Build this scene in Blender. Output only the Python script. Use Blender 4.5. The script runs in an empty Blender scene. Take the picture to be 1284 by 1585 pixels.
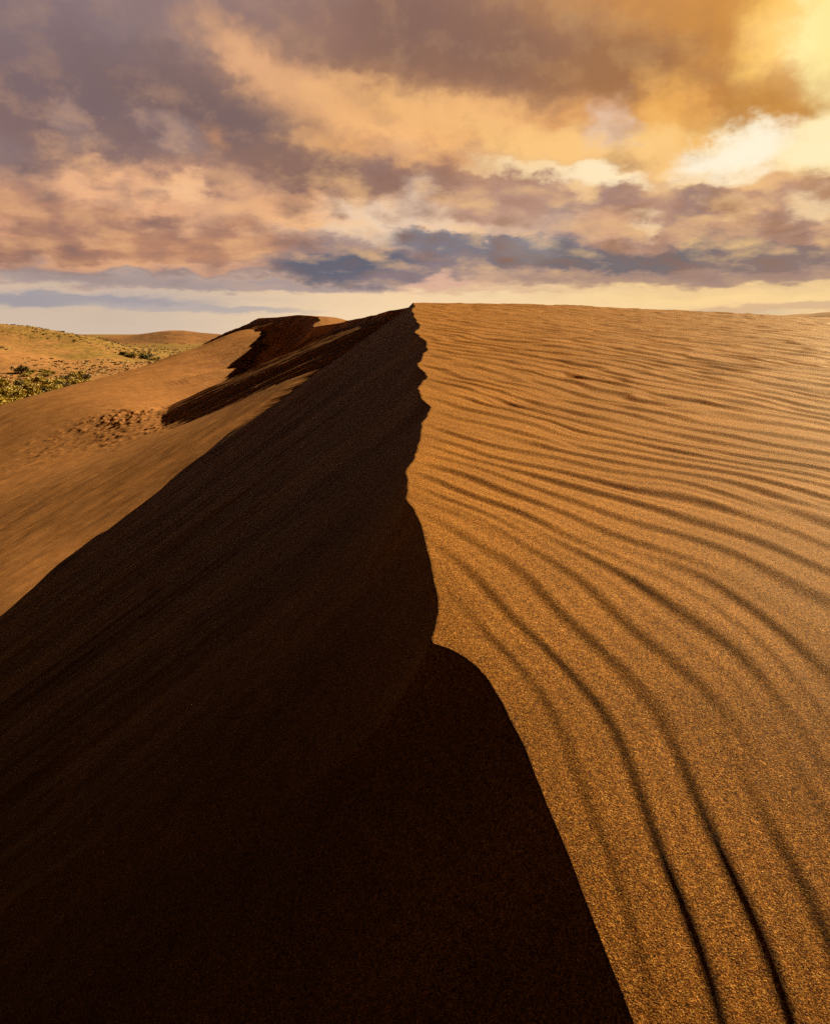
import bpy, math, random
import numpy as np
from mathutils import Vector

random.seed(7)
SC = bpy.context.scene
COL = SC.collection

# ------------------------------------------------------------------ camera model (measured from the photograph)
PITCH = math.radians(12.3)
FPX, CU, CV = 1268.0, 642.0, 792.5
EXPO = 1.7
SUN_AZ, SUN_EL = math.radians(45), math.radians(27.5)
ZB = 14.0                                   # camera height above the valley floor datum


def ray(u, v):
    """slopes (X/Y, Z/Y) of the sight line through photo pixel u, v"""
    xc, yc = (u - CU) / FPX, (CV - v) / FPX
    Y = math.cos(PITCH) + yc * math.sin(PITCH)
    Z = -math.sin(PITCH) + yc * math.cos(PITCH)
    return xc / Y, Z / Y


def P(u, v, Y):
    a, b = ray(u, v)
    return (a * Y, Y, b * Y)


def sm(e0, e1, x):
    t = np.clip((x - e0) / (e1 - e0), 0, 1)
    return t * t * (3 - 2 * t)


# ------------------------------------------------------------------ noise
def perlin(x, y, seed=0):
    rng = np.random.RandomState(seed + 11)
    perm = rng.permutation(1024)
    ang = rng.rand(1024) * 2 * np.pi
    gx, gy = np.cos(ang), np.sin(ang)
    xi, yi = np.floor(x).astype(np.int64), np.floor(y).astype(np.int64)
    xf, yf = x - xi, y - yi
    u = xf * xf * xf * (xf * (xf * 6 - 15) + 10)
    v = yf * yf * yf * (yf * (yf * 6 - 15) + 10)

    def g(ix, iy, dx, dy):
        h = perm[(perm[ix & 1023] + iy) & 1023]
        return gx[h] * dx + gy[h] * dy
    a = g(xi, yi, xf, yf); b = g(xi + 1, yi, xf - 1, yf)
    c = g(xi, yi + 1, xf, yf - 1); d = g(xi + 1, yi + 1, xf - 1, yf - 1)
    return 1.5 * ((a + u * (b - a)) * (1 - v) + (c + u * (d - c)) * v)


def fbm(x, y, seed=0, octv=4, gain=0.5, lac=2.03):
    s, amp, f = 0.0, 1.0, 1.0
    for i in range(octv):
        s = s + amp * perlin(x * f + 17.3 * i, y * f - 9.1 * i, seed + i)
        amp *= gain; f *= lac
    return s


class TPS:
    """smooth surface through measured points"""
    def __init__(self, pts, reg=0.0):
        p = np.array(pts, float)
        self.c = p[:, :2]; n = len(p)
        K = self.k(self.c, self.c) + reg * np.eye(n)
        Q = np.hstack([np.ones((n, 1)), self.c])
        A = np.zeros((n + 3, n + 3)); A[:n, :n] = K; A[:n, n:] = Q; A[n:, :n] = Q.T
        self.w = np.linalg.solve(A, np.concatenate([p[:, 2], np.zeros(3)]))

    @staticmethod
    def k(a, b):
        r2 = ((a[:, None, :] - b[None, :, :]) ** 2).sum(-1)
        return 0.5 * r2 * np.log(r2 + 1e-9)

    def __call__(self, x, y):
        sh = np.shape(x)
        q = np.stack([np.ravel(x), np.ravel(y)], 1).astype(float)
        out = np.empty(len(q)); n = len(self.c)
        for i in range(0, len(q), 60000):
            b = q[i:i + 60000]
            out[i:i + 60000] = self.k(b, self.c) @ self.w[:n] + self.w[n] + b @ self.w[n + 1:]
        return out.reshape(sh)


# ------------------------------------------------------------------ mesh helpers
def grid_mesh(name, X, Y, Z, mat):
    ny, nx = X.shape
    co = np.stack([X, Y, Z], -1).reshape(-1, 3).astype(np.float32)
    i = np.arange(ny * nx).reshape(ny, nx)
    f = np.stack([i[:-1, :-1], i[:-1, 1:], i[1:, 1:], i[1:, :-1]], -1).reshape(-1, 4).astype(np.int32)
    me = bpy.data.meshes.new(name)
    me.vertices.add(len(co)); me.vertices.foreach_set('co', co.ravel())
    me.loops.add(f.size); me.loops.foreach_set('vertex_index', f.ravel())
    me.polygons.add(len(f))
    me.polygons.foreach_set('loop_start', np.arange(0, f.size, 4, dtype=np.int32))
    me.polygons.foreach_set('use_smooth', np.ones(len(f), dtype=bool))
    me.update(calc_edges=True)
    me.materials.append(mat)
    o = bpy.data.objects.new(name, me); COL.objects.link(o)
    return o


def tag(o, label, cat=None, group=None, kind=None):
    o['label'] = label
    if cat: o['category'] = cat
    if group: o['group'] = group
    if kind: o['kind'] = kind
    return o


class NT:
    """small node-tree writer"""
    def __init__(self, tree):
        self.t = tree; tree.nodes.clear()

    def n(self, typ, **kw):
        nd = self.t.nodes.new(typ)
        for k, v in kw.items():
            if k.startswith('i_'):
                nd.inputs[int(k[2:])].default_value = v
            else:
                setattr(nd, k, v)
        return nd

    def l(self, a, b):
        self.t.links.new(a, b)

    def put(self, sock, v):
        if hasattr(v, 'is_output'):
            self.l(v, sock)
        else:
            sock.default_value = v

    def m(self, op, a, b=0.0, c=None, clamp=False):
        nd = self.n('ShaderNodeMath', operation=op, use_clamp=clamp)
        self.put(nd.inputs[0], a); self.put(nd.inputs[1], b)
        if c is not None: self.put(nd.inputs[2], c)
        return nd.outputs[0]

    def mr(self, v, a, b, c=0.0, d=1.0, smooth=True):
        nd = self.n('ShaderNodeMapRange', interpolation_type='SMOOTHSTEP' if smooth else 'LINEAR')
        self.put(nd.inputs[0], v)
        for i, x in enumerate((a, b, c, d)): self.put(nd.inputs[1 + i], x)
        return nd.outputs[0]

    def mix(self, f, a, b, blend='MIX'):
        nd = self.n('ShaderNodeMix', data_type='RGBA', blend_type=blend)
        self.put(nd.inputs[0], f)
        for s, v in ((nd.inputs[6], a), (nd.inputs[7], b)):
            if isinstance(v, tuple) and len(v) == 3: v = v + (1.0,)
            self.put(s, v)
        return nd.outputs[2]

    def noise(self, vec, scale, detail=3, rough=0.5, dist=0.0, col=False, dim='3D'):
        nd = self.n('ShaderNodeTexNoise', noise_dimensions=dim)
        self.put(nd.inputs['Vector'], vec)
        nd.inputs['Scale'].default_value = scale
        nd.inputs['Detail'].default_value = detail
        nd.inputs['Roughness'].default_value = rough
        nd.inputs['Distortion'].default_value = dist
        return nd.outputs['Color' if col else 'Fac']

    def comb(self, x, y, z=0.0):
        nd = self.n('ShaderNodeCombineXYZ')
        for i, v in enumerate((x, y, z)): self.put(nd.inputs[i], v)
        return nd.outputs[0]

    def vm(self, op, a, b):
        nd = self.n('ShaderNodeVectorMath', operation=op)
        self.put(nd.inputs[0], a); self.put(nd.inputs[1], b)
        return nd.outputs[0]

    def ramp(self, f, stops):
        nd = self.n('ShaderNodeValToRGB')
        self.put(nd.inputs[0], f)
        el = nd.color_ramp.elements
        while len(el) < len(stops): el.new(0.5)
        for e, (p, c) in zip(el, stops):
            e.position = p; e.color = tuple(c) + (1.0,)
        return nd.outputs[0]


def material(name):
    mt = bpy.data.materials.new(name); mt.use_nodes = True
    T = NT(mt.node_tree)
    out = T.n('ShaderNodeOutputMaterial')
    bs = T.n('ShaderNodeBsdfPrincipled')
    T.l(bs.outputs[0], out.inputs[0])
    return mt, T, bs


# ------------------------------------------------------------------ materials
def sand_material(name='coarse_sand', pale=None):
    mt, T, bs = material(name)
    geo = T.n('ShaderNodeNewGeometry').outputs['Position']
    vor = T.n('ShaderNodeTexVoronoi', feature='F1'); T.l(geo, vor.inputs['Vector'])
    vor.inputs['Scale'].default_value = 620
    sep = T.n('ShaderNodeSeparateColor'); T.l(vor.outputs['Color'], sep.inputs[0])
    grain = T.ramp(sep.outputs[0], [(0.0, (0.06, 0.018, 0.004)), (0.22, (0.21, 0.075, 0.011)), (0.55, (0.45, 0.188, 0.030)),
                                    (0.85, (0.62, 0.295, 0.058)), (1.0, (0.85, 0.52, 0.16))])
    if pale: grain = T.mix(0.8, grain, pale)  # pulls the grain colour towards a haze-muted tone
    n1 = T.noise(geo, 130, 3, 0.65)
    c = T.mix(1.0, grain, T.ramp(n1, [(0.25, (0.45, 0.43, 0.41)), (0.5, (1, 1, 1)), (0.78, (1.42, 1.42, 1.40))]), 'MULTIPLY')
    n2 = T.noise(geo, 1.7, 8, 0.78)
    c = T.mix(1.0, c, T.ramp(n2, [(0.3, (0.74, 0.72, 0.70)), (0.7, (1.18, 1.18, 1.18))]), 'MULTIPLY')
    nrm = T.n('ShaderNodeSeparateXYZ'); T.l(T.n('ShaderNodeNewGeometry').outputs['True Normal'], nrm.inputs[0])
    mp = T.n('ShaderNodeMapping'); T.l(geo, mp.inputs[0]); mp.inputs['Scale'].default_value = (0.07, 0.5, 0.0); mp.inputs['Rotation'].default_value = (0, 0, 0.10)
    # slid-sand tongues on the lee face; their caught light is put into the colour
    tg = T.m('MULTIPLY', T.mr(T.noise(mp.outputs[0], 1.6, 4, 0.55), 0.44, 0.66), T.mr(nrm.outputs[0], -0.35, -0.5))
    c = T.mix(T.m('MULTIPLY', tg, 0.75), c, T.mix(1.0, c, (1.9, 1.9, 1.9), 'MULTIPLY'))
    T.l(c, bs.inputs['Base Color'])
    spark = T.mr(sep.outputs[1], 0.96, 0.98, 0.7, 0.42)
    T.l(spark, bs.inputs['Roughness'])
    bs.inputs['Specular IOR Level'].default_value = 0.03
    bs.inputs['Diffuse Roughness'].default_value = 0.6
    # grain relief: single grains plus small clusters
    g = T.m('MULTIPLY', sep.outputs[2], 0.0008)
    k = T.m('MULTIPLY', T.noise(geo, 380, 2, 0.7), 0.0026)
    k2 = T.m('MULTIPLY', T.noise(geo, 120, 2, 0.6), 0.0009)
    h = T.m('ADD', T.m('ADD', g, k), k2)
    bp = T.n('ShaderNodeBump'); bp.inputs['Strength'].default_value = 0.75
    bp.inputs['Distance'].default_value = 1.0
    T.l(h, bp.inputs['Height']); T.l(bp.outputs[0], bs.inputs['Normal'])
    return mt


def far_ground_material():
    mt, T, bs = material('grassy_sand')
    geo = T.n('ShaderNodeNewGeometry').outputs['Position']
    mp = T.n('ShaderNodeMapping'); T.l(geo, mp.inputs[0]); mp.inputs['Scale'].default_value = (1, 0.55, 1)
    v = mp.outputs[0]
    a = T.noise(v, 0.035, 6, 0.62)
    b = T.noise(v, 0.5, 4, 0.6)
    c = T.noise(v, 0.012, 4, 0.55)
    sand = T.mix(T.mr(b, 0.35, 0.7), (0.185, 0.095, 0.036), (0.245, 0.130, 0.054))
    grass = T.mix(T.mr(b, 0.38, 0.62), (0.115, 0.075, 0.017), (0.190, 0.118, 0.032))
    scrub = T.mix(T.mr(b, 0.4, 0.6), (0.07, 0.055, 0.012), (0.17, 0.12, 0.022))
    sep = T.n('ShaderNodeSeparateXYZ'); T.l(geo, sep.inputs[0])
    far = T.mr(sep.outputs[1], 180, 420, 0.0, 0.22)
    f = T.mr(T.m('ADD', T.m('ADD', T.m('MULTIPLY', a, 0.7), T.m('MULTIPLY', c, 0.3)), far), 0.50, 0.64)
    col = T.mix(f, sand, grass)
    s = T.mr(T.m('ADD', a, T.m('MULTIPLY', b, 0.25)), 0.70, 0.80)
    col = T.mix(s, col, scrub)
    T.l(col, bs.inputs['Base Color'])
    bs.inputs['Roughness'].default_value = 0.9
    bs.inputs['Specular IOR Level'].default_value = 0.1
    bp = T.n('ShaderNodeBump'); bp.inputs['Strength'].default_value = 0.8; bp.inputs['Distance'].default_value = 1.0
    T.l(T.m('MULTIPLY', T.m('ADD', b, T.m('MULTIPLY', a, 3)), 0.5), bp.inputs['Height'])
    T.l(bp.outputs[0], bs.inputs['Normal'])
    return mt


def hill_material(name, c0, c1):
    mt, T, bs = material(name)
    geo = T.n('ShaderNodeNewGeometry').outputs['Position']
    a = T.noise(geo, 0.03, 6, 0.65); b = T.noise(geo, 0.3, 3, 0.6)
    f = T.mr(T.m('ADD', T.m('MULTIPLY', a, 0.7), T.m('MULTIPLY', b, 0.3)), 0.38, 0.62)
    T.l(T.mix(f, c0, c1), bs.inputs['Base Color'])
    bs.inputs['Roughness'].default_value = 0.95; bs.inputs['Specular IOR Level'].default_value = 0.1
    bp = T.n('ShaderNodeBump'); bp.inputs['Strength'].default_value = 0.6; bp.inputs['Distance'].default_value = 1.0
    T.l(T.m('MULTIPLY', a, 6), bp.inputs['Height']); T.l(bp.outputs[0], bs.inputs['Normal'])
    return mt


def leaf_material(name, c0, c1):
    mt, T, bs = material(name)
    geo = T.n('ShaderNodeNewGeometry')
    f = T.n('ShaderNodeTexNoise'); T.l(geo.outputs['Position'], f.inputs[0]); f.inputs['Scale'].default_value = 1.3
    r = T.m('ADD', T.m('MULTIPLY', geo.outputs['Random Per Island'], 0.6), T.m('MULTIPLY', f.outputs[0], 0.4))
    T.l(T.mix(r, c0, c1), bs.inputs['Base Color'])
    bs.inputs['Roughness'].default_value = 0.6
    return mt


SAND = sand_material()
FSAND = sand_material('haze_toned_dune_sand', (0.36, 0.190, 0.092))  # far dune: the muting by dusty haze is painted into its sand colour
FARG = far_ground_material()

# ------------------------------------------------------------------ windward surface W(x, y), heights relative to the eye
pts = []


def plane(x, y):
    return -0.60 + 0.066 * y - 0.145 * max(2.3 - y, 0) ** 2 * (1 if y > 0 else 0) - (0.767 + 0.66 * abs(y) if y <= 0 else 0) - 0.045 * max(x, -0.5) * (0.35 + 0.65 * min(max(y, 0) / 6.0, 1)) + 0.10 * min(max(x, -0.5), 3) * (1 - min(max(y, 0) / 3.0, 1)) ** 2


for y in (-3, -1, 0.02, 0.5, 1, 1.6, 2.5, 4, 6, 10, 14, 18):
    for x in (-7, -3, -1, 0.5, 2, 4, 7, 11, 16):
        if abs(x) < 3.5 + y * 0.75 or y < 1:
            pts.append((x, y, plane(x, y)))
for u, v, Y in ((640, 471.5, 22), (720, 471.5, 22.5), (800, 473, 23), (950, 481, 24), (1100, 490.5, 25.5), (1284, 499, 27), (1480, 508, 29)):
    p = P(u, v, Y); pts.append(p)
    for dy, dz in ((3.5, 0.45), (10, 3.0), (22, 8.5)):
        k = (Y + dy) / Y
        pts.append((p[0] * k, Y + dy, p[2] - dz))
pts += [(-3, 24.5, 0.5), (-3, 32, -2.4), (-8, 26, -0.3), (-8, 34, -4)]
# the farther dune behind the nose of the near one
CREST_FAR = ((645, 476, 49.5), (632, 476.0, 50), (614, 480, 51), (590, 486.5, 53), (566, 492, 55.5), (543, 496.5, 58), (520, 501.5, 61), (499, 505.5, 64), (493, 491, 70),
             (478, 488.5, 74), (461, 487.5, 77), (430, 491, 81), (398, 492.5, 85))
fpts = [P(*c) for c in CREST_FAR]
fpts += [P(515, 491.2, 77), P(537, 496, 75), (2, 54, 0.6), (6, 50, -0.8), (14, 52, -4), (0, 64, 0.1), (2, 76, -2.5), (-4, 84, -2), (-9, 92, -3), (-22, 100, -5),
         (-14, 110, -7), (10, 90, -7), P(478, 495, 80), P(461, 495, 83), P(430, 499, 88), P(398, 503, 93)]
WFf = TPS(fpts, 0.002)
Wf = TPS(pts, 0.002)

# crest of the dune in plan, from its course in the photograph
crest_px = [(985, 1600), (962, 1545), (905, 1402), (868, 1300), (838, 1225), (806, 1150), (776, 1092), (752, 1052), (735, 1034), (716, 1019),
            (690, 1004), (662, 995), (668, 976), (675, 950), (672, 915), (664, 880), (657, 845), (650, 815), (641, 790), (628, 773), (631, 755),
            (628, 729), (641, 708), (645, 692), (651, 672), (652, 665), (650, 655), (657, 648), (667, 631), (663, 625), (654, 618), (648, 601),
            (655, 590), (661, 584), (657, 577), (652, 570), (647, 564), (650, 557), (660, 541), (661, 536), (655, 524), (648, 519),
            (640, 514), (645, 509), (650, 502), (644, 496), (641, 488), (636, 480), (641, 474.5)]
cx, cy = [], []
for u, v in crest_px:
    a, b = ray(u, v)
    lo, hi = 0.25, 21.5
    f = lambda Y: b * Y - float(Wf(np.array([a * Y]), np.array([Y]))[0])
    ys = np.linspace(lo, hi, 600)
    vals = b * ys - Wf(a * ys, ys)
    k = np.where((vals[:-1] > 0) & (vals[1:] <= 0))[0]
    if len(k):
        Y = ys[k[0]] + (ys[1] - ys[0]) * vals[k[0]] / (vals[k[0]] - vals[k[0] + 1])
        if not cy or Y > cy[-1] + 0.004:
            cx.append(a * Y); cy.append(Y)
print('crest Y', [round(y, 2) for y in cy])
p = P(638, 472.2, 22.2); cx.append(p[0]); cy.append(22.2)
cx = [cx[0] + 0.22] + cx + [cx[-1] - 0.6, cx[-1] - 2]
cy = [-2.5] + cy + [cy[-1] + 6, cy[-1] + 20]
cx, cy = np.array(cx), np.array(cy)


def xc_of(y):
    base = np.interp(y, cy, cx)
    # small crumbling of the brink
    j = fbm(y * 4.0 / (1 + 0.08 * np.abs(y)), y * 0 + 3.3, 5, 4, 0.6)
    return base + 0.008 * j * np.clip(y / 3.0, 0.12, 2.5)


_ys = np.linspace(-6, 95, 4041)
_xs = np.interp(_ys, cy, cx)
_xs_s = np.empty_like(_xs)
for _i, _y in enumerate(_ys):
    _sg = 1.5 + 0.02 * max(_y, 0)
    _k = np.exp(-0.5 * ((_ys - _y) / _sg) ** 2); _xs_s[_i] = (_k * _xs).sum() / _k.sum()


# lower lit slope (apron) of the lee side
KSLIP = 0.71
KSLIP = 0.71
ap = [P(0, 632, 60), P(100, 604, 63), P(200, 575, 67), P(270, 552, 71), P(330, 531, 76), P(365, 515, 80)]
extra = []
for (x, y, z) in ap:
    extra += [(x * 1.08, y * 1.09, z - 2.4), (x * 1.2, y * 1.27, z - 8.0), (x * 1.4, y * 1.5, z - 15)]
ap += [P(0, 938, 27), P(120, 850, 30.5), P(240, 768, 34), P(350, 691, 37.8), P(450, 624, 42), P(530, 574, 46), P(590, 524, 50.5)]
for u, v, Y in ((345, 645, 42.5), (430, 592, 46.5), (500, 538, 51.5)):       # a low spur; behind it the ground drops away to the foot of the far face
    p = P(u, v, Y); ap.append(p); ap.append((p[0] * (Y + 9) / Y, Y + 9, p[2] - 1.5))
ap += [P(150, 690, 46), P(60, 760, 38), P(250, 640, 51)]
ap += [(q[0] - 0.5, q[1], q[2] - 0.24) for q in (P(*c) for c in CREST_FAR[2:7])]
ap += [P(345, 606, 61)]
ap += [(q[0], q[1], q[2] - 1.5) for q in (P(*c) for c in CREST_FAR[8:])]
ap += [P(440, 540, 66), P(368, 572, 68)]
ap += extra + [(-40, 45, -12), (-30, 30, -13), (-16, 16, -14), (-2, 30, -8), (4, 44, -2.5)]
Af = TPS(ap, 0.01)


def smax(a, b, k):
    h = np.clip(0.5 + 0.5 * (a - b) / k, 0, 1)
    return b + (a - b) * h + k * h * (1 - h)


def ripple_phase(x, y):
    g = np.where(y < 0.8, 0.0, 0.5 * (y - 0.8) * sm(0.3, 3.2, y))
    q = x + g
    al = y - 0.4 * x
    lam0 = 0.088 + 0.052 * np.clip(q, -0.5, 14)
    q = q + lam0 * (0.75 * perlin(q * 0.9, al * 0.42, 31) + 0.40 * perlin(q * 1.9, al * 1.15, 32) + 0.20 * perlin(q * 4.5, al * 3.0, 33))
    qq = np.clip(q, -0.7, 20)
    return q, al, np.log1p(0.052 * qq / 0.088) / 0.052, 0.088 + 0.052 * qq


def ripples(x, y, d):
    q, al, ph, lam = ripple_phase(x, y)
    e = 0.01
    gx_ = (ripple_phase(x + e, y)[2] - ph) / e; gy_ = (ripple_phase(x, y + e)[2] - ph) / e
    # where the crests crowd together they are lower
    lam = np.minimum(lam, 0.93 / np.maximum(np.hypot(gx_, gy_), 0.2))

    def prof(t):
        a = 2 * np.pi * t
        return np.sin(a + 0.8 * np.sin(a)) + 0.0
    m1 = sm(-0.16, 0.16, perlin(q * 1.3 + 4, al * 0.55, 41))
    h = prof(ph) * (1 - m1) + prof(ph * 1.17 + 0.3) * m1
    h = h + 0.32 * prof(ph * 2.13 + 0.4 * perlin(q * 3, al * 1.4, 45)) * sm(-0.1, 0.45, perlin(q * 1.6, al * 0.8, 46))
    amp = 0.030 + 0.023 * perlin(q * 2.7, al * 1.5, 42)
    amp = np.clip(amp, 0.008, 0.036) * (1 - 0.35 * sm(5, 14, y)) * (0.62 + 0.38 * sm(0.9, 2.4, y))
    # fade a little at the brink, and with the swales beyond the top
    return h * lam * amp * (0.25 + 0.75 * sm(0.0, 0.12, d)) * (1 - 0.8 * sm(21, 26, y))


def dune(x, y):
    xc = xc_of(y)
    d = x - xc
    W = Wf(x, y)
    n_big = 0.03 * fbm(x * 0.35, y * 0.2, 51, 3) * sm(0.0, 1.5, np.abs(d))
    right = W + n_big + ripples(x, y, d)
    dl = np.maximum(-d, 0)
    # lee slip face: angle of repose, brink a touch steeper, faint tongues of slid sand running down the fall line
    k = KSLIP
    fl = y + 0.10 * dl + 0.25 * perlin(dl * 0.25, y * 0.4, 60)
    sc = 1.0 / (1 + 0.03 * np.abs(y))
    tongues = fbm(fl * 1.1 * sc, dl * 0.09, 61, 5, 0.55)
    fine = fbm(fl * 7 * sc, dl * 0.5, 66, 3, 0.55)
    fallw = sm(0.05, 1.8, dl)
    dx_ = np.interp(y, _ys, _xs_s) - xc
    dle = dl + np.maximum(dx_, 0) * (1 - np.exp(-dl / 0.06)) + np.minimum(dx_, 0) * (1 - np.exp(-dl / 0.16))
    L = W - k * dle - 0.06 * (1 - np.exp(-dl / 0.12)) + (0.06 * tongues * (1 + 0.03 * dl) + 0.010 * fine) * fallw
    L = L + 0.20 * fbm(dl * 0.33 + 3.1, y * 0.12, 68, 3) * sm(0.8, 4, dl) * sm(9, 18, y)
    L = L + 0.0035 * fbm(x * 9, y * 9, 67, 3) * sm(0, .3, dl)
    return np.where(d >= 0, right, np.minimum(L, W))


FX = np.array([P(*c)[0] for c in CREST_FAR]); FY = np.array([c[2] for c in CREST_FAR])
FX = np.concatenate([[2.0, FX[0] + 0.3], FX, [FX[-1] - 8, FX[-1] - 30]]); FY = np.concatenate([[20, 44], FY, [95, 130]])


FZY = np.concatenate([[20, 30, 40, 46], [c[2] for c in CREST_FAR], [92, 105, 130]])
FZ = np.concatenate([[-9, -4.2, -0.75, 0.55], [P(*c)[2] for c in CREST_FAR], [-1, -6, -14]])


def far_crest(y):
    return np.interp(y, FY, FX) + 0.10 * fbm(y * 0.9, y * 0 + 7.7, 15, 4, 0.6)


def far_dune(x, y):
    xc = far_crest(y)
    dl = np.maximum(xc - x, 0)
    W = WFf(x, y)
    Wc = np.interp(y, FZY, FZ)
    A = Af(x, y)
    # slumped rubble and long streaks of slid sand on the lower slope
    al, ac = 0.80 * x - 0.60 * y, 0.60 * x + 0.80 * y
    A = A + 0.12 * fbm(al * 0.55, ac * 0.055, 71, 5, 0.6) + 0.024 * fbm(al * 1.7, ac * 0.16, 74, 3, 0.6)
    cxr, cyr = -14.9, 50.6
    rel = np.exp(-((0.72 * (x - cxr) + 0.69 * (y - cyr)) / 5.6) ** 2 - ((0.69 * (x - cxr) - 0.72 * (y - cyr)) / 3.0) ** 2)
    rel = rel * (0.35 + 0.65 * sm(-0.4, 0.4, perlin(x * 0.4, y * 0.33, 77)))
    A = A + rel * 0.36 * np.maximum(fbm(al * 3.2, ac * 1.2, 75, 3, 0.6), -0.12)
    hx, hy = P(352, 560, 68)[:2]
    hg = np.exp(-((x - hx) / 6.0) ** 2 - ((y - hy) / 9.0) ** 2)
    A = A + hg * 0.34 * fbm(al * 1.0, ac * 0.05, 79, 5, 0.65)
    k = 0.42 + 0.25 * sm(55, 60, y) - 0.22 * sm(72, 78, y)
    st = fbm(y * 0.8 + 0.2 * dl, dl * 0.06, 88, 5, 0.6)
    L = Wc - k * dl - 0.12 * (1 - np.exp(-dl / 0.25)) + (0.10 + 0.26 * sm(54, 60, y)) * (st + 0.35 * fbm(y * 2.4 + 0.6 * dl, dl * 0.10, 89, 3, 0.6)) * sm(0.1, 3.5, dl)
    left = smax(L, A, 0.25)
    dr = np.maximum(x - xc, 0)
    bl = sm(0, 1.5, dr)
    right = np.minimum(Wc * (1 - bl) + W * bl, Wc - (0.065 + 0.5 * sm(77.5, 81, y)) * dr) + 0.02 * fbm(x * 0.8, y * 2.0, 93, 3) * bl
    return np.where(x >= xc, right, np.minimum(left, Wc - 0.05 * dl + 20 * (1 - sm(40, 48, y))))


rows = []
y = -9.0
while y < 40:
    rows.append(y); y += max(0.0055, (y + 0.75) * 0.0033) if y > 0.3 else (0.05 if y > -1 else 0.4)
rows = np.array(rows)
# columns as fractions of the row's width, densest at the brink
tr = np.concatenate([np.linspace(0, 0.02, 12, endpoint=False), np.linspace(0.02, 0.62, 560, endpoint=False), np.linspace(0.62, 1.5, 150)])
tl = np.concatenate([np.linspace(0, 0.02, 12, endpoint=False), np.linspace(0.02, 0.75, 380, endpoint=False), np.linspace(0.75, 2.0, 90)])
w = np.concatenate([-tl[:0:-1], tr])
XC = xc_of(rows)
XS = np.interp(rows, _ys, _xs_s)
pull = np.exp(-np.abs(w) / 0.06)[None, :]             # only the columns next to the brink follow its scallops
X = XC[:, None] * pull + XS[:, None] * (1 - pull) + w[None, :] * (np.maximum(rows, 0) + 1.0)[:, None]
Yg = np.repeat(rows[:, None], len(w), 1)
Zg = dune(X, Yg)
o = grid_mesh('sand_dune', X, Yg, Zg + ZB, SAND)
tag(o, 'large rippled sand dune with a sharp crest and shaded slip face', kind='structure')
fr = np.concatenate([np.linspace(23, 80, 1000, endpoint=False), np.linspace(80, 128, 260)])
fw = np.concatenate([-np.linspace(0.04, 1.9, 560)[::-1] ** 1.0 * 26, np.linspace(-1.0, 1.0, 45), np.linspace(1.1, 26, 120)])
Xf = far_crest(fr)[:, None] + fw[None, :] * (0.45 + 0.0095 * fr)[:, None]
Yf = np.repeat(fr[:, None], len(fw), 1)
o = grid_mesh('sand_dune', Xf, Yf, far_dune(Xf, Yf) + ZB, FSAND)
tag(o, 'farther sand dune behind the crest with a sunlit lower slope and dark slip face', kind='structure')
print('dune verts', X.size)

# ------------------------------------------------------------------ valley, plain and hills beyond
VZ = -11.0
th_sky = [ray(u, 500)[0] for u in (-700, -350, -120, 0, 60, 110, 150, 200, 300, 420)]
z_sky = [ray(642, v)[1] for v in (495, 498, 501, 505, 511, 519, 526, 540, 560, 560)]


def valley(x, y):
    th = x / np.maximum(y, 1)
    z = VZ + 0 * x
    z = z + 1.8 * fbm(x * 0.011, y * 0.006, 81, 4) + 0.35 * fbm(x * 0.07, y * 0.04, 83, 3)
    top = np.interp(th, th_sky, z_sky) * 330
    bump = np.exp(-((y - 330) / 75.0) ** 2)
    z = z + np.maximum(top - VZ, 0) * bump
    # low nearer sand bank on the left
    bank = np.exp(-((y - 232) / 26.0) ** 2) * sm(-0.40, -0.55, th) * 5.6
    z = z + bank
    z = z + 5.0 * sm(500, 900, y) * 0 - 0.0
    return z


ry = np.exp(np.linspace(math.log(55), math.log(9000), 330))
tw = np.linspace(-2.2, 2.2, 520)
Yv = np.repeat(ry[:, None], len(tw), 1); Xv = tw[None, :] * Yv
o = grid_mesh('valley_ground', Xv, Yv, valley(Xv, Yv) + ZB, FARG)
tag(o, 'sandy valley floor with yellow grass and a pale sand bank', kind='structure')


def hill(name, px, Yc, wid, mat, label, seed):
    us = np.array([p[0] for p in px]); vs = np.array([p[1] for p in px])
    th = np.linspace(ray(us[0], 500)[0], ray(us[-1], 500)[0], 160)
    thp = np.array([ray(u, 500)[0] for u in us]); zp = np.array([ray(642, v)[1] for v in vs]) * Yc
    yy = np.linspace(Yc - 2.2 * wid, Yc + 2.2 * wid, 90)
    T2, Y2 = np.meshgrid(th, yy)
    top = np.interp(T2, thp, zp)
    prof = np.exp(-((Y2 - Yc) / wid) ** 2)
    Xh = T2 * Y2
    Z2 = (VZ - 3) + (top - VZ + 3) * prof + 1.2 * prof * fbm(Xh * 0.012, Y2 * 0.008, seed, 4) * 0.6
    o = grid_mesh(name, Xh, Y2, Z2 + ZB, mat)
    return tag(o, label, kind='structure')


HM = hill_material('brown_hill', (0.10, 0.052, 0.022), (0.20, 0.095, 0.034))
hill('hill', [(60, 540), (110, 527), (140, 523.5), (200, 519), (240, 514), (262, 511.5), (285, 511.5), (310, 515), (345, 517.5), (420, 521), (560, 530)],
     1000, 90, HM, 'low brown hill beyond the grassy plain, left of the dune', 91)
hill('hill', [(1080, 520), (1150, 497), (1190, 491.5), (1225, 487), (1250, 486), (1275, 483.5), (1330, 480), (1500, 476), (1650, 500)],
     1000, 90, HM, 'dark low hill on the horizon at the right, behind the rippled slope', 95)

# ------------------------------------------------------------------ shrubs
LEAF_A = leaf_material('olive_leaf', (0.14, 0.115, 0.012), (0.55, 0.42, 0.045))
LEAF_B = leaf_material('dark_leaf', (0.035, 0.030, 0.007), (0.20, 0.15, 0.025))
STEM, Ts, bs_ = material('twig_bark')
bs_.inputs['Base Color'].default_value = (0.09, 0.055, 0.03, 1)


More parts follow.
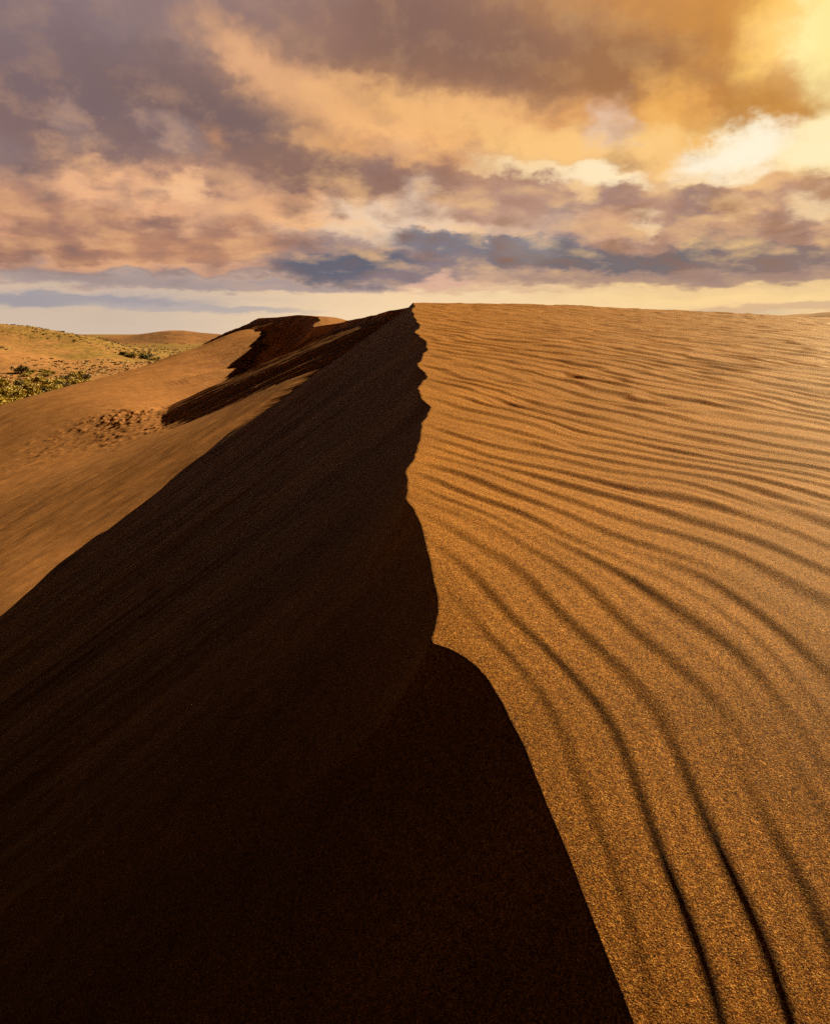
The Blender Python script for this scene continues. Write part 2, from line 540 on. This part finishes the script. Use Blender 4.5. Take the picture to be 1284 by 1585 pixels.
def raw_mesh(name, verts, faces, mat, parent=None):
    me = bpy.data.meshes.new(name); me.from_pydata(verts, [], faces); me.update(); me.materials.append(mat)
    o = bpy.data.objects.new(name, me); COL.objects.link(o)
    if parent: o.parent = parent
    return o


def shrub_meshes(seed, mat, n=620):
    r = random.Random(seed)
    lobes = [(r.uniform(-.55, .55), r.uniform(-.55, .55), r.uniform(.3, .75), r.uniform(.28, .48)) for _ in range(9)]
    V, F = [], []
    for _ in range(n):
        lx, ly, lz, lr = r.choice(lobes)
        a, b = r.uniform(0, 6.283), math.acos(r.uniform(-0.5, 1))
        rr = lr * r.uniform(.6, 1.08)
        c = Vector((lx + rr * math.sin(b) * math.cos(a), ly + rr * math.sin(b) * math.sin(a), max(0.03, lz + rr * math.cos(b))))
        n_ = Vector((r.gauss(0, 1), r.gauss(0, 1), r.gauss(.3, 1))).normalized()
        t = n_.orthogonal().normalized(); bt = n_.cross(t); s = r.uniform(.05, .115)
        i = len(V)
        V += [c + t * s * 1.5, c + bt * s * .6 + n_ * s * .2, c - t * s * 1.5, c - bt * s * .6 + n_ * s * .2]
        F += [(i, i + 1, i + 2, i + 3)]
    S, SF = [], []
    for (lx, ly, lz, lr) in lobes:
        i = len(S)
        for (cx_, cy_, cz_, rad) in ((0, 0, -0.1, .045), (lx * .5, ly * .5, lz * .55, .03), (lx, ly, lz, .012)):
            for k in range(5):
                S.append(Vector((cx_ + rad * math.cos(k * 1.2566), cy_ + rad * math.sin(k * 1.2566), cz_)))
        for g_ in range(2):
            for k in range(5):
                SF.append((i + g_ * 5 + k, i + g_ * 5 + (k + 1) % 5, i + g_ * 5 + 5 + (k + 1) % 5, i + g_ * 5 + 5 + k))
    return V, F, S, SF


protos = {}


def shrub(kind, var, x, y, s, sz, label, group=None):
    key = (kind, var)
    z = float(valley(np.array([x]), np.array([y]))[0]) + ZB
    root = bpy.data.objects.new('shrub', None); COL.objects.link(root)
    root.location = (x, y, z - 0.05); root.scale = (s, s, s * sz); root.rotation_euler = (0, 0, random.uniform(0, 6.28))
    if key not in protos:
        V, F, S, SF = shrub_meshes(var * 13 + (5 if kind == 'olive' else 77), None)
        fo = raw_mesh('foliage', V, F, LEAF_A if kind == 'olive' else LEAF_B, root)
        st = raw_mesh('stem', S, SF, STEM, root)
        protos[key] = (fo, st)
    else:
        for c in protos[key]:
            d = c.copy(); COL.objects.link(d); d.parent = root
    return tag(root, label, 'shrub', group)


def on_valley(u, v, y0=70, y1=900):
    a, b = ray(u, v)
    ys = np.linspace(y0, y1, 4000)
    dd = b * ys - valley(a * ys, ys)
    k = np.where((dd[:-1] > 0) & (dd[1:] <= 0))[0]
    Y = ys[k[0]] if len(k) else VZ / b
    return a * Y, Y


rs = random.Random(3)
# thicket at the foot of the lit slope
for i in range(120):
    t = rs.random()
    u = -25 + 225 * t ** 1.05
    top = 598 - 0.03 * u + 6 * math.sin(u * .09) - 9 * math.exp(-((u - 112) / 32.0) ** 2)
    bot = 640 - 0.33 * max(u, 0)
    if bot < top + 3: continue
    v = rs.uniform(top, bot + 3)
    x, y_ = on_valley(u, v)
    dk = rs.random() < (0.75 if (u > 80 and v < 590) else 0.25)
    s = rs.uniform(0.9, 1.9) * (1 if u < 120 else .75)
    shrub('dark' if dk else 'olive', i % 5, x, y_, s, rs.uniform(.75, 1.1),
          ('dark green shrub in the dense thicket below the lit sand slope' if dk else
           'olive green shrub in the dense thicket below the lit sand slope'), 'shrubs of the thicket below the slope')
# lone dark bush on the sand bank
x, y_ = on_valley(33, 578)
shrub('dark', 1, x, y_, 2.2, 0.8, 'darkest bush on the pale sand bank at the left, above the thicket')
for i in range(9):
    x, y_ = on_valley(40 + 46 * rs.random(), 574 + 10 * rs.random())
    shrub('olive', i % 5, x, y_, rs.uniform(.8, 1.6), .45, 'low olive shrub on the sand bank beside the darkest bush', 'low shrubs on the sand bank')
for i in range(26):
    u = 188 + 90 * rs.random(); v = 549 + 0.12 * (u - 185) + rs.gauss(0, 2.2)
    x, y_ = on_valley(u, v)
    shrub('dark' if rs.random() < .6 else 'olive', i % 5, x, y_, rs.uniform(.9, 2.0), rs.uniform(.5, .8),
          'small distant shrub in the broken line across the grassy valley', 'shrubs of the line across the valley')

# rough grass on the valley floor (uncountable)
V, F = [], []
for i in range(3000):
    u = rs.uniform(-20, 345); v = rs.uniform(530, 600)
    a, b = ray(u, v)
    Y = VZ / b + rs.uniform(-15, 15)
    if Y < 120 or Y > 850: continue
    x = a * Y
    if perlin(np.array([x * .03]), np.array([Y * .014]), 99)[0] < -0.05: continue
    z = float(valley(np.array([x]), np.array([Y]))[0]) + ZB
    for k in range(3):
        an = rs.uniform(0, 3.14); wd = rs.uniform(.12, .4) * (.5 + Y / 400); hh = rs.uniform(.08, .26) * (.6 + Y / 500)
        dx, dy = math.cos(an) * wd, math.sin(an) * wd
        ox, oy = x + rs.uniform(-.6, .6), Y + rs.uniform(-.6, .6)
        j = len(V)
        V += [(ox - dx, oy - dy, z - .05), (ox + dx, oy + dy, z - .05), (ox + dx * 1.3, oy + dy * 1.3 + .1, z + hh), (ox - dx * .9, oy - dy * .9, z + hh * .8)]
        F.append((j, j + 1, j + 2, j + 3))
GR = leaf_material('dry_grass', (0.13, 0.088, 0.020), (0.21, 0.14, 0.04))
tag(raw_mesh('grass', V, F, GR), 'yellow dry grass growing across the valley floor', kind='stuff')

# ------------------------------------------------------------------ sky
def lin(c):
    return tuple((((x / 255) / 12.92) if x / 255 <= 0.04045 else ((x / 255 + 0.055) / 1.055) ** 2.4) / (2 ** EXPO) for x in c)


def azel(u, v):
    a, b = ray(u, v)
    L = math.sqrt(1 + a * a + b * b)
    return math.atan2(a, 1), math.asin(b / L)


wd = bpy.data.worlds.new('World'); SC.world = wd; wd.use_nodes = True
T = NT(wd.node_tree)
out = T.n('ShaderNodeOutputWorld')
gen = T.n('ShaderNodeTexCoord').outputs['Generated']
sp = T.n('ShaderNodeSeparateXYZ'); T.l(gen, sp.inputs[0])
az = T.m('ARCTAN2', sp.outputs[0], sp.outputs[1])
el = T.m('ARCSINE', sp.outputs[2])
# cloud-layer coordinates: flatter towards the horizon
elc = T.m('MAXIMUM', el, 0.0)
flat = T.m('DIVIDE', 1.0, T.m('ADD', elc, 0.16))
cloudv = T.comb(T.m('MULTIPLY', az, 4.4), T.m('MULTIPLY', T.m('LOGARITHM', T.m('ADD', elc, 0.09), 2.718), 2.0), 3.7)
w1 = T.noise(cloudv, 1.6, 4, 0.55, col=True)
w2 = T.noise(cloudv, 5.0, 5, 0.60, col=True)
wa = T.vm('SUBTRACT', w1, (0.5, 0.5, 0.5)); wb = T.vm('SUBTRACT', w2, (0.5, 0.5, 0.5))
pos = T.comb(az, el, 0.0)
damp = T.mr(el, 0.01, 0.12, 0.25, 1.0)
wv = T.vm('ADD', T.vm('MULTIPLY', wa, (0.095, 0.055, 0.0)), T.vm('MULTIPLY', wb, (0.085, 0.062, 0.0)))
sc_ = T.n('ShaderNodeVectorMath', operation='SCALE'); T.l(wv, sc_.inputs[0]); T.l(damp, sc_.inputs['Scale'])
wpos = T.vm('ADD', pos, sc_.outputs[0])
spw = T.n('ShaderNodeSeparateXYZ'); T.l(wpos, spw.inputs[0])
E0, E1 = -0.02, 0.36


def elramp(rows_):
    st = sorted(((azel(642, v)[1] - E0) / (E1 - E0), lin(c)) for v, c in rows_)
    return T.ramp(T.mr(spw.outputs[1], E0, E1, 0, 1, False), st)


RL = elramp([(0, (150, 128, 128)), (80, (160, 134, 126)), (150, (130, 109, 109)), (230, (140, 115, 108)), (290, (198, 152, 124)), (340, (186, 138, 110)),
             (375, (174, 130, 106)), (408, (196, 148, 118)), (428, (164, 146, 142)), (446, (212, 190, 164)), (463, (184, 172, 168)), (480, (206, 188, 168)), (515, (208, 190, 172))])
RM = elramp([(0, (146, 114, 102)), (60, (152, 116, 96)), (110, (168, 126, 98)), (160, (228, 174, 120)), (215, (228, 172, 116)), (265, (172, 130, 110)), (305, (200, 160, 132)),
             (345, (226, 196, 168)), (380, (164, 142, 138)), (415, (146, 130, 132)), (438, (210, 172, 146)), (456, (240, 212, 170)), (500, (246, 218, 176))])
RR = elramp([(0, (214, 152, 80)), (60, (204, 144, 78)), (130, (184, 128, 76)), (180, (222, 158, 86)), (228, (252, 222, 150)), (268, (236, 188, 128)), (320, (198, 154, 124)),
             (370, (190, 150, 124)), (398, (152, 126, 118)), (428, (160, 134, 124)), (446, (232, 200, 148)), (468, (250, 217, 155)), (500, (240, 207, 156))])
azl, azm, azr = azel(150, 300)[0], azel(640, 300)[0], azel(1120, 300)[0]
col = T.mix(T.mr(spw.outputs[0], azl, azm), RL, RM)
col = T.mix(T.mr(spw.outputs[0], azm, azr), col, RR)

n_a = T.noise(cloudv, 2.8, 8, 0.64)
ero = T.m('SUBTRACT', n_a, 0.5)


def blob(u, v, ru, rv, rot, c, st=0.9, e0=0.0, e1=0.88, er=0.5):
    global col
    a, e = azel(u, v)
    k = 1 / FPX
    mp = T.n('ShaderNodeMapping', vector_type='TEXTURE')
    T.l(wpos, mp.inputs[0])
    mp.inputs['Location'].default_value = (a, e, 0)
    mp.inputs['Rotation'].default_value = (0, 0, -math.radians(rot))
    mp.inputs['Scale'].default_value = (ru * k, rv * k, 1)
    g = T.n('ShaderNodeTexGradient', gradient_type='SPHERICAL'); T.l(mp.outputs[0], g.inputs[0])
    gf = g.outputs['Fac']
    if er > 0:      # edges eaten away by the cloud noise, only inside the mass
        gf = T.m('MULTIPLY_ADD', ero, T.m('MULTIPLY', T.m('MULTIPLY', gf, 4.0, clamp=True), er), gf)
    col = T.mix(T.mr(gf, e0, e1, 0, st), col, lin(c))


BLOBS = [
    # u, v, ru, rv, rot(down-right +), colour, strength
    (60, 40, 300, 120, 0, (128, 111, 116), .85),
    (170, 165, 300, 105, 6, (124, 104, 106), .95),
    (335, 180, 230, 90, 16, (122, 101, 100), .95),
    (60, 235, 200, 60, 0, (128, 106, 106), .85),
    (110, 195, 60, 34, 20, (162, 136, 128), .6),
    (262, 215, 60, 34, 30, (166, 140, 132), .6),
    (330, 215, 46, 30, 0, (190, 140, 106), .6),
    (440, 112, 190, 56, 24, (220, 168, 124), .9),
    (385, 85, 90, 32, 20, (228, 176, 132), .7),
    (505, 130, 60, 40, 30, (232, 180, 130), .6),
    (520, 40, 80, 50, 0, (160, 126, 112), .7),
    (760, 75, 330, 105, 6, (142, 107, 89), .95),
    (620, 30, 180, 70, 0, (134, 104, 94), .8),
    (990, 105, 230, 66, 4, (162, 116, 78), .9),
    (1210, 155, 150, 56, -6, (170, 114, 60), .95),
    (1110, 60, 80, 90, 10, (206, 146, 72), .7),
    (1040, 180, 95, 66, 30, (238, 178, 94), .85),
    (700, 180, 280, 40, 10, (240, 186, 122), .85),
    (880, 222, 260, 36, 6, (250, 202, 130), .85),
    (560, 232, 180, 24, 4, (226, 170, 114), .7),
    (485, 272, 240, 46, 3, (140, 109, 97), .95),
    (630, 285, 120, 30, 0, (152, 120, 107), .6),
    (1225, 50, 90, 170, 8, (255, 204, 98), .95),
    (1300, 30, 50, 120, 0, (255, 238, 165), .9),
    (1140, 236, 100, 46, -10, (255, 240, 200), .95),
    (1275, 225, 70, 60, 0, (255, 232, 160), .9),
    (935, 272, 90, 24, 0, (255, 228, 178), .9),
    (945, 188, 44, 46, 0, (226, 204, 190), .55),
    (215, 300, 200, 44, 8, (230, 176, 134), .85),
    (265, 294, 50, 22, 0, (244, 196, 150), .8),
    (140, 345, 160, 36, 10, (166, 124, 108), .75),
    (300, 376, 220, 34, -4, (188, 138, 108), .8),
    (10, 365, 50, 26, 20, (238, 178, 136), .8),
    (60, 388, 130, 24, 0, (156, 116, 100), .75),
    (440, 325, 120, 36, -6, (230, 174, 126), .8),
    (310, 413, 340, 10, 0, (214, 164, 130), .7),
    (575, 345, 110, 36, 14, (240, 214, 184), .75),
    (715, 350, 120, 30, 10, (238, 208, 176), .7),
    (640, 318, 40, 50, 30, (224, 200, 178), .6),
    (850, 310, 120, 62, 0, (184, 147, 128), .9),
    (785, 300, 90, 44, 0, (178, 142, 126), .7),
    (1000, 325, 120, 56, 0, (184, 146, 126), .85),
    (1075, 305, 60, 46, 35, (152, 124, 117), .85),
    (960, 305, 50, 36, 0, (158, 128, 120), .7),
    (1210, 330, 100, 46, 0, (180, 142, 122), .8),
    (930, 352, 90, 30, 0, (220, 172, 132), .6),
    (1150, 345, 60, 30, 0, (230, 182, 134), .7),
    (1003, 343, 36, 24, 0, (252, 226, 182), .6),
    (1265, 322, 60, 26, 0, (253, 226, 178), .65),
    (700, 378, 150, 28, 8, (126, 124, 134), .95),
    (800, 392, 160, 22, 6, (128, 124, 132), .9),
    (1000, 406, 320, 26, 0, (117, 111, 116), .97),
    (1200, 398, 170, 22, -3, (140, 121, 116), .95),
    (1080, 430, 380, 15, 0, (166, 138, 125), .9),
    (540, 416, 170, 34, 2, (97, 102, 118), .97),
    (640, 427, 120, 22, -4, (138, 124, 130), .9),
    (320, 440, 360, 11, 1, (166, 151, 150), .9),
    (90, 434, 260, 12, 2, (172, 154, 150), .8),
    (680, 443, 70, 14, -4, (222, 180, 156), .8),
    (110, 463, 260, 10, 1, (160, 156, 162), .9),
    (300, 477, 230, 7, 2, (176, 168, 168), .8),
    (1200, 479, 200, 9, -3, (214, 180, 142), .85),
    (1100, 489, 160, 6, 0, (214, 192, 158), .7),
    (840, 258, 150, 18, 4, (255, 228, 178), .8),
    (1090, 272, 90, 16, -6, (255, 226, 172), .7),
    (620, 205, 150, 26, 12, (248, 190, 122), .7),
    (1180, 290, 70, 20, 0, (240, 194, 136), .6),
    (910, 296, 46, 26, 20, (250, 214, 160), .6),
    (1120, 322, 46, 20, 30, (246, 206, 150), .6),
    (880, 336, 60, 30, 0, (150, 124, 118), .6),
    (1180, 352, 70, 22, 0, (150, 122, 114), .6),
    (160, 290, 80, 20, 10, (240, 186, 142), .7),
    (478, 330, 60, 18, -6, (240, 186, 134), .7),
    (250, 345, 70, 18, 0, (158, 116, 100), .6),
    (760, 452, 140, 5, 0, (220, 184, 150), .6),
]
for b in BLOBS:
    blob(*b, er=0.22 if b[3] < 16 else (0.34 if b[1] > 370 else 0.55), e1=0.6 if b[1] > 370 else 0.88)

# billow relief: the sides turned to the sun catch its colour, the undersides go grey
up = T.mr(el, 0.03, 0.085, 0.15, 1.1)
n_b = T.noise(T.vm('ADD', cloudv, (0.075, 0.085, 0.0)), 2.8, 8, 0.64)
pv = T.vm('ADD', cloudv, T.vm('MULTIPLY', wb, (0.22, 0.22, 0.0)))


def puff(vec):
    vo = T.n('ShaderNodeTexVoronoi', voronoi_dimensions='2D', feature='SMOOTH_F1'); T.l(vec, vo.inputs['Vector'])
    vo.inputs['Scale'].default_value = 2.3; vo.inputs['Detail'].default_value = 2.0; vo.inputs['Roughness'].default_value = 0.5
    vo.inputs['Smoothness'].default_value = 0.45
    return vo.outputs['Distance']


n_c = T.noise(cloudv, 1.25, 2, 0.5)
pf = T.m('SUBTRACT', puff(T.vm('ADD', pv, (0.085, 0.10, 0.0))), puff(pv))
rel = T.m('MULTIPLY', T.m('ADD', T.m('MULTIPLY', T.m('SUBTRACT', n_a, n_b), 0.85), T.m('MULTIPLY', pf, T.m('MULTIPLY_ADD', T.m('MULTIPLY', T.mr(el, 0.05, 0.09), T.mr(el, 0.15, 0.20, 1.0, 0.0)), 0.26, 0.24))), T.m('MULTIPLY', up, T.mr(el, 0.17, 0.28, 1.0, 0.36)))
warm = T.mix(T.mr(az, azl, azr), lin((244, 190, 136)), lin((255, 212, 142)))
cool = T.mix(T.mr(az, azl, azr), lin((112, 95, 100)), lin((150, 106, 74)))
col = T.mix(T.m('MULTIPLY', rel, 1.5, clamp=True), col, warm)
col = T.mix(T.m('MULTIPLY', rel, -1.6, clamp=True), col, cool)
# the sun behind the cloud edge at the right
for b in ((1200, 150, 120, 44, -6, (184, 124, 62), .6), (1145, 232, 105, 44, -10, (255, 247, 222), .85), (1282, 222, 80, 56, 0, (255, 242, 198), .85),
          (1292, 50, 64, 130, 6, (255, 238, 160), .85), (935, 268, 100, 20, 3, (255, 238, 200), .7)):
    blob(*b, er=0.5, e1=0.8)
col = T.mix(1.0, col, (1.03, 0.985, 0.965), 'MULTIPLY')
# out-of-view sky: made-up tones, dark overhead, low band lifted, to set shadow fill
fa = T.m('MULTIPLY', T.mr(T.m('ABSOLUTE', T.m('SUBTRACT', az, 0.12)), 0.60, 1.06, 1.0, 0.0), T.mr(el, 0.37, 0.60, 1.0, 0.0))
col = T.mix(fa, T.mix(T.mr(el, -0.1, 0.5), lin((80, 58, 44)), lin((8, 5, 3))), col)
# clear air showing through the thin places
sky = T.n('ShaderNodeTexSky', sky_type='NISHITA', sun_disc=False)
sky.sun_elevation = SUN_EL; sky.sun_rotation = SUN_AZ; sky.air_density = 1.0; sky.dust_density = 3.0
bg1 = T.n('ShaderNodeBackground'); T.l(col, bg1.inputs[0])
bg2 = T.n('ShaderNodeBackground'); T.l(sky.outputs[0], bg2.inputs[0]); bg2.inputs[1].default_value = 0.05
gap = T.m('MULTIPLY', fa, T.mr(n_c, 0.58, 0.75, 0.0, 0.05))
ms = T.n('ShaderNodeMixShader'); T.l(gap, ms.inputs[0]); T.l(bg1.outputs[0], ms.inputs[1]); T.l(bg2.outputs[0], ms.inputs[2])
T.l(ms.outputs[0], out.inputs[0])

# ------------------------------------------------------------------ sun, camera, output
sd = bpy.data.lights.new('sun', 'SUN'); sd.energy = 5.0; sd.angle = math.radians(0.5); sd.color = (1.0, 0.71, 0.34)
so = bpy.data.objects.new('sun', sd); COL.objects.link(so)
dirv = Vector((math.sin(SUN_AZ) * math.cos(SUN_EL), math.cos(SUN_AZ) * math.cos(SUN_EL), math.sin(SUN_EL)))
so.rotation_euler = dirv.to_track_quat('Z', 'Y').to_euler()
so.location = (20, 20, 40)

cd = bpy.data.cameras.new('camera'); cam = bpy.data.objects.new('camera', cd); COL.objects.link(cam)
cam.location = (0, 0, ZB); cam.rotation_euler = (math.pi / 2 - PITCH, 0, 0)
cd.sensor_fit = 'VERTICAL'; cd.sensor_height = 30.0; cd.lens = 30.0 * FPX / 1585.0
cd.clip_start = 0.02; cd.clip_end = 30000
SC.camera = cam
SC.render.resolution_x, SC.render.resolution_y = 829, 1024
vs = SC.view_settings
vs.view_transform = 'Standard'; vs.look = 'None'; vs.exposure = EXPO; vs.gamma = 1.0; vs.use_curve_mapping = False
SC.cycles.max_bounces = 3; SC.cycles.diffuse_bounces = 2; SC.cycles.use_denoising = False
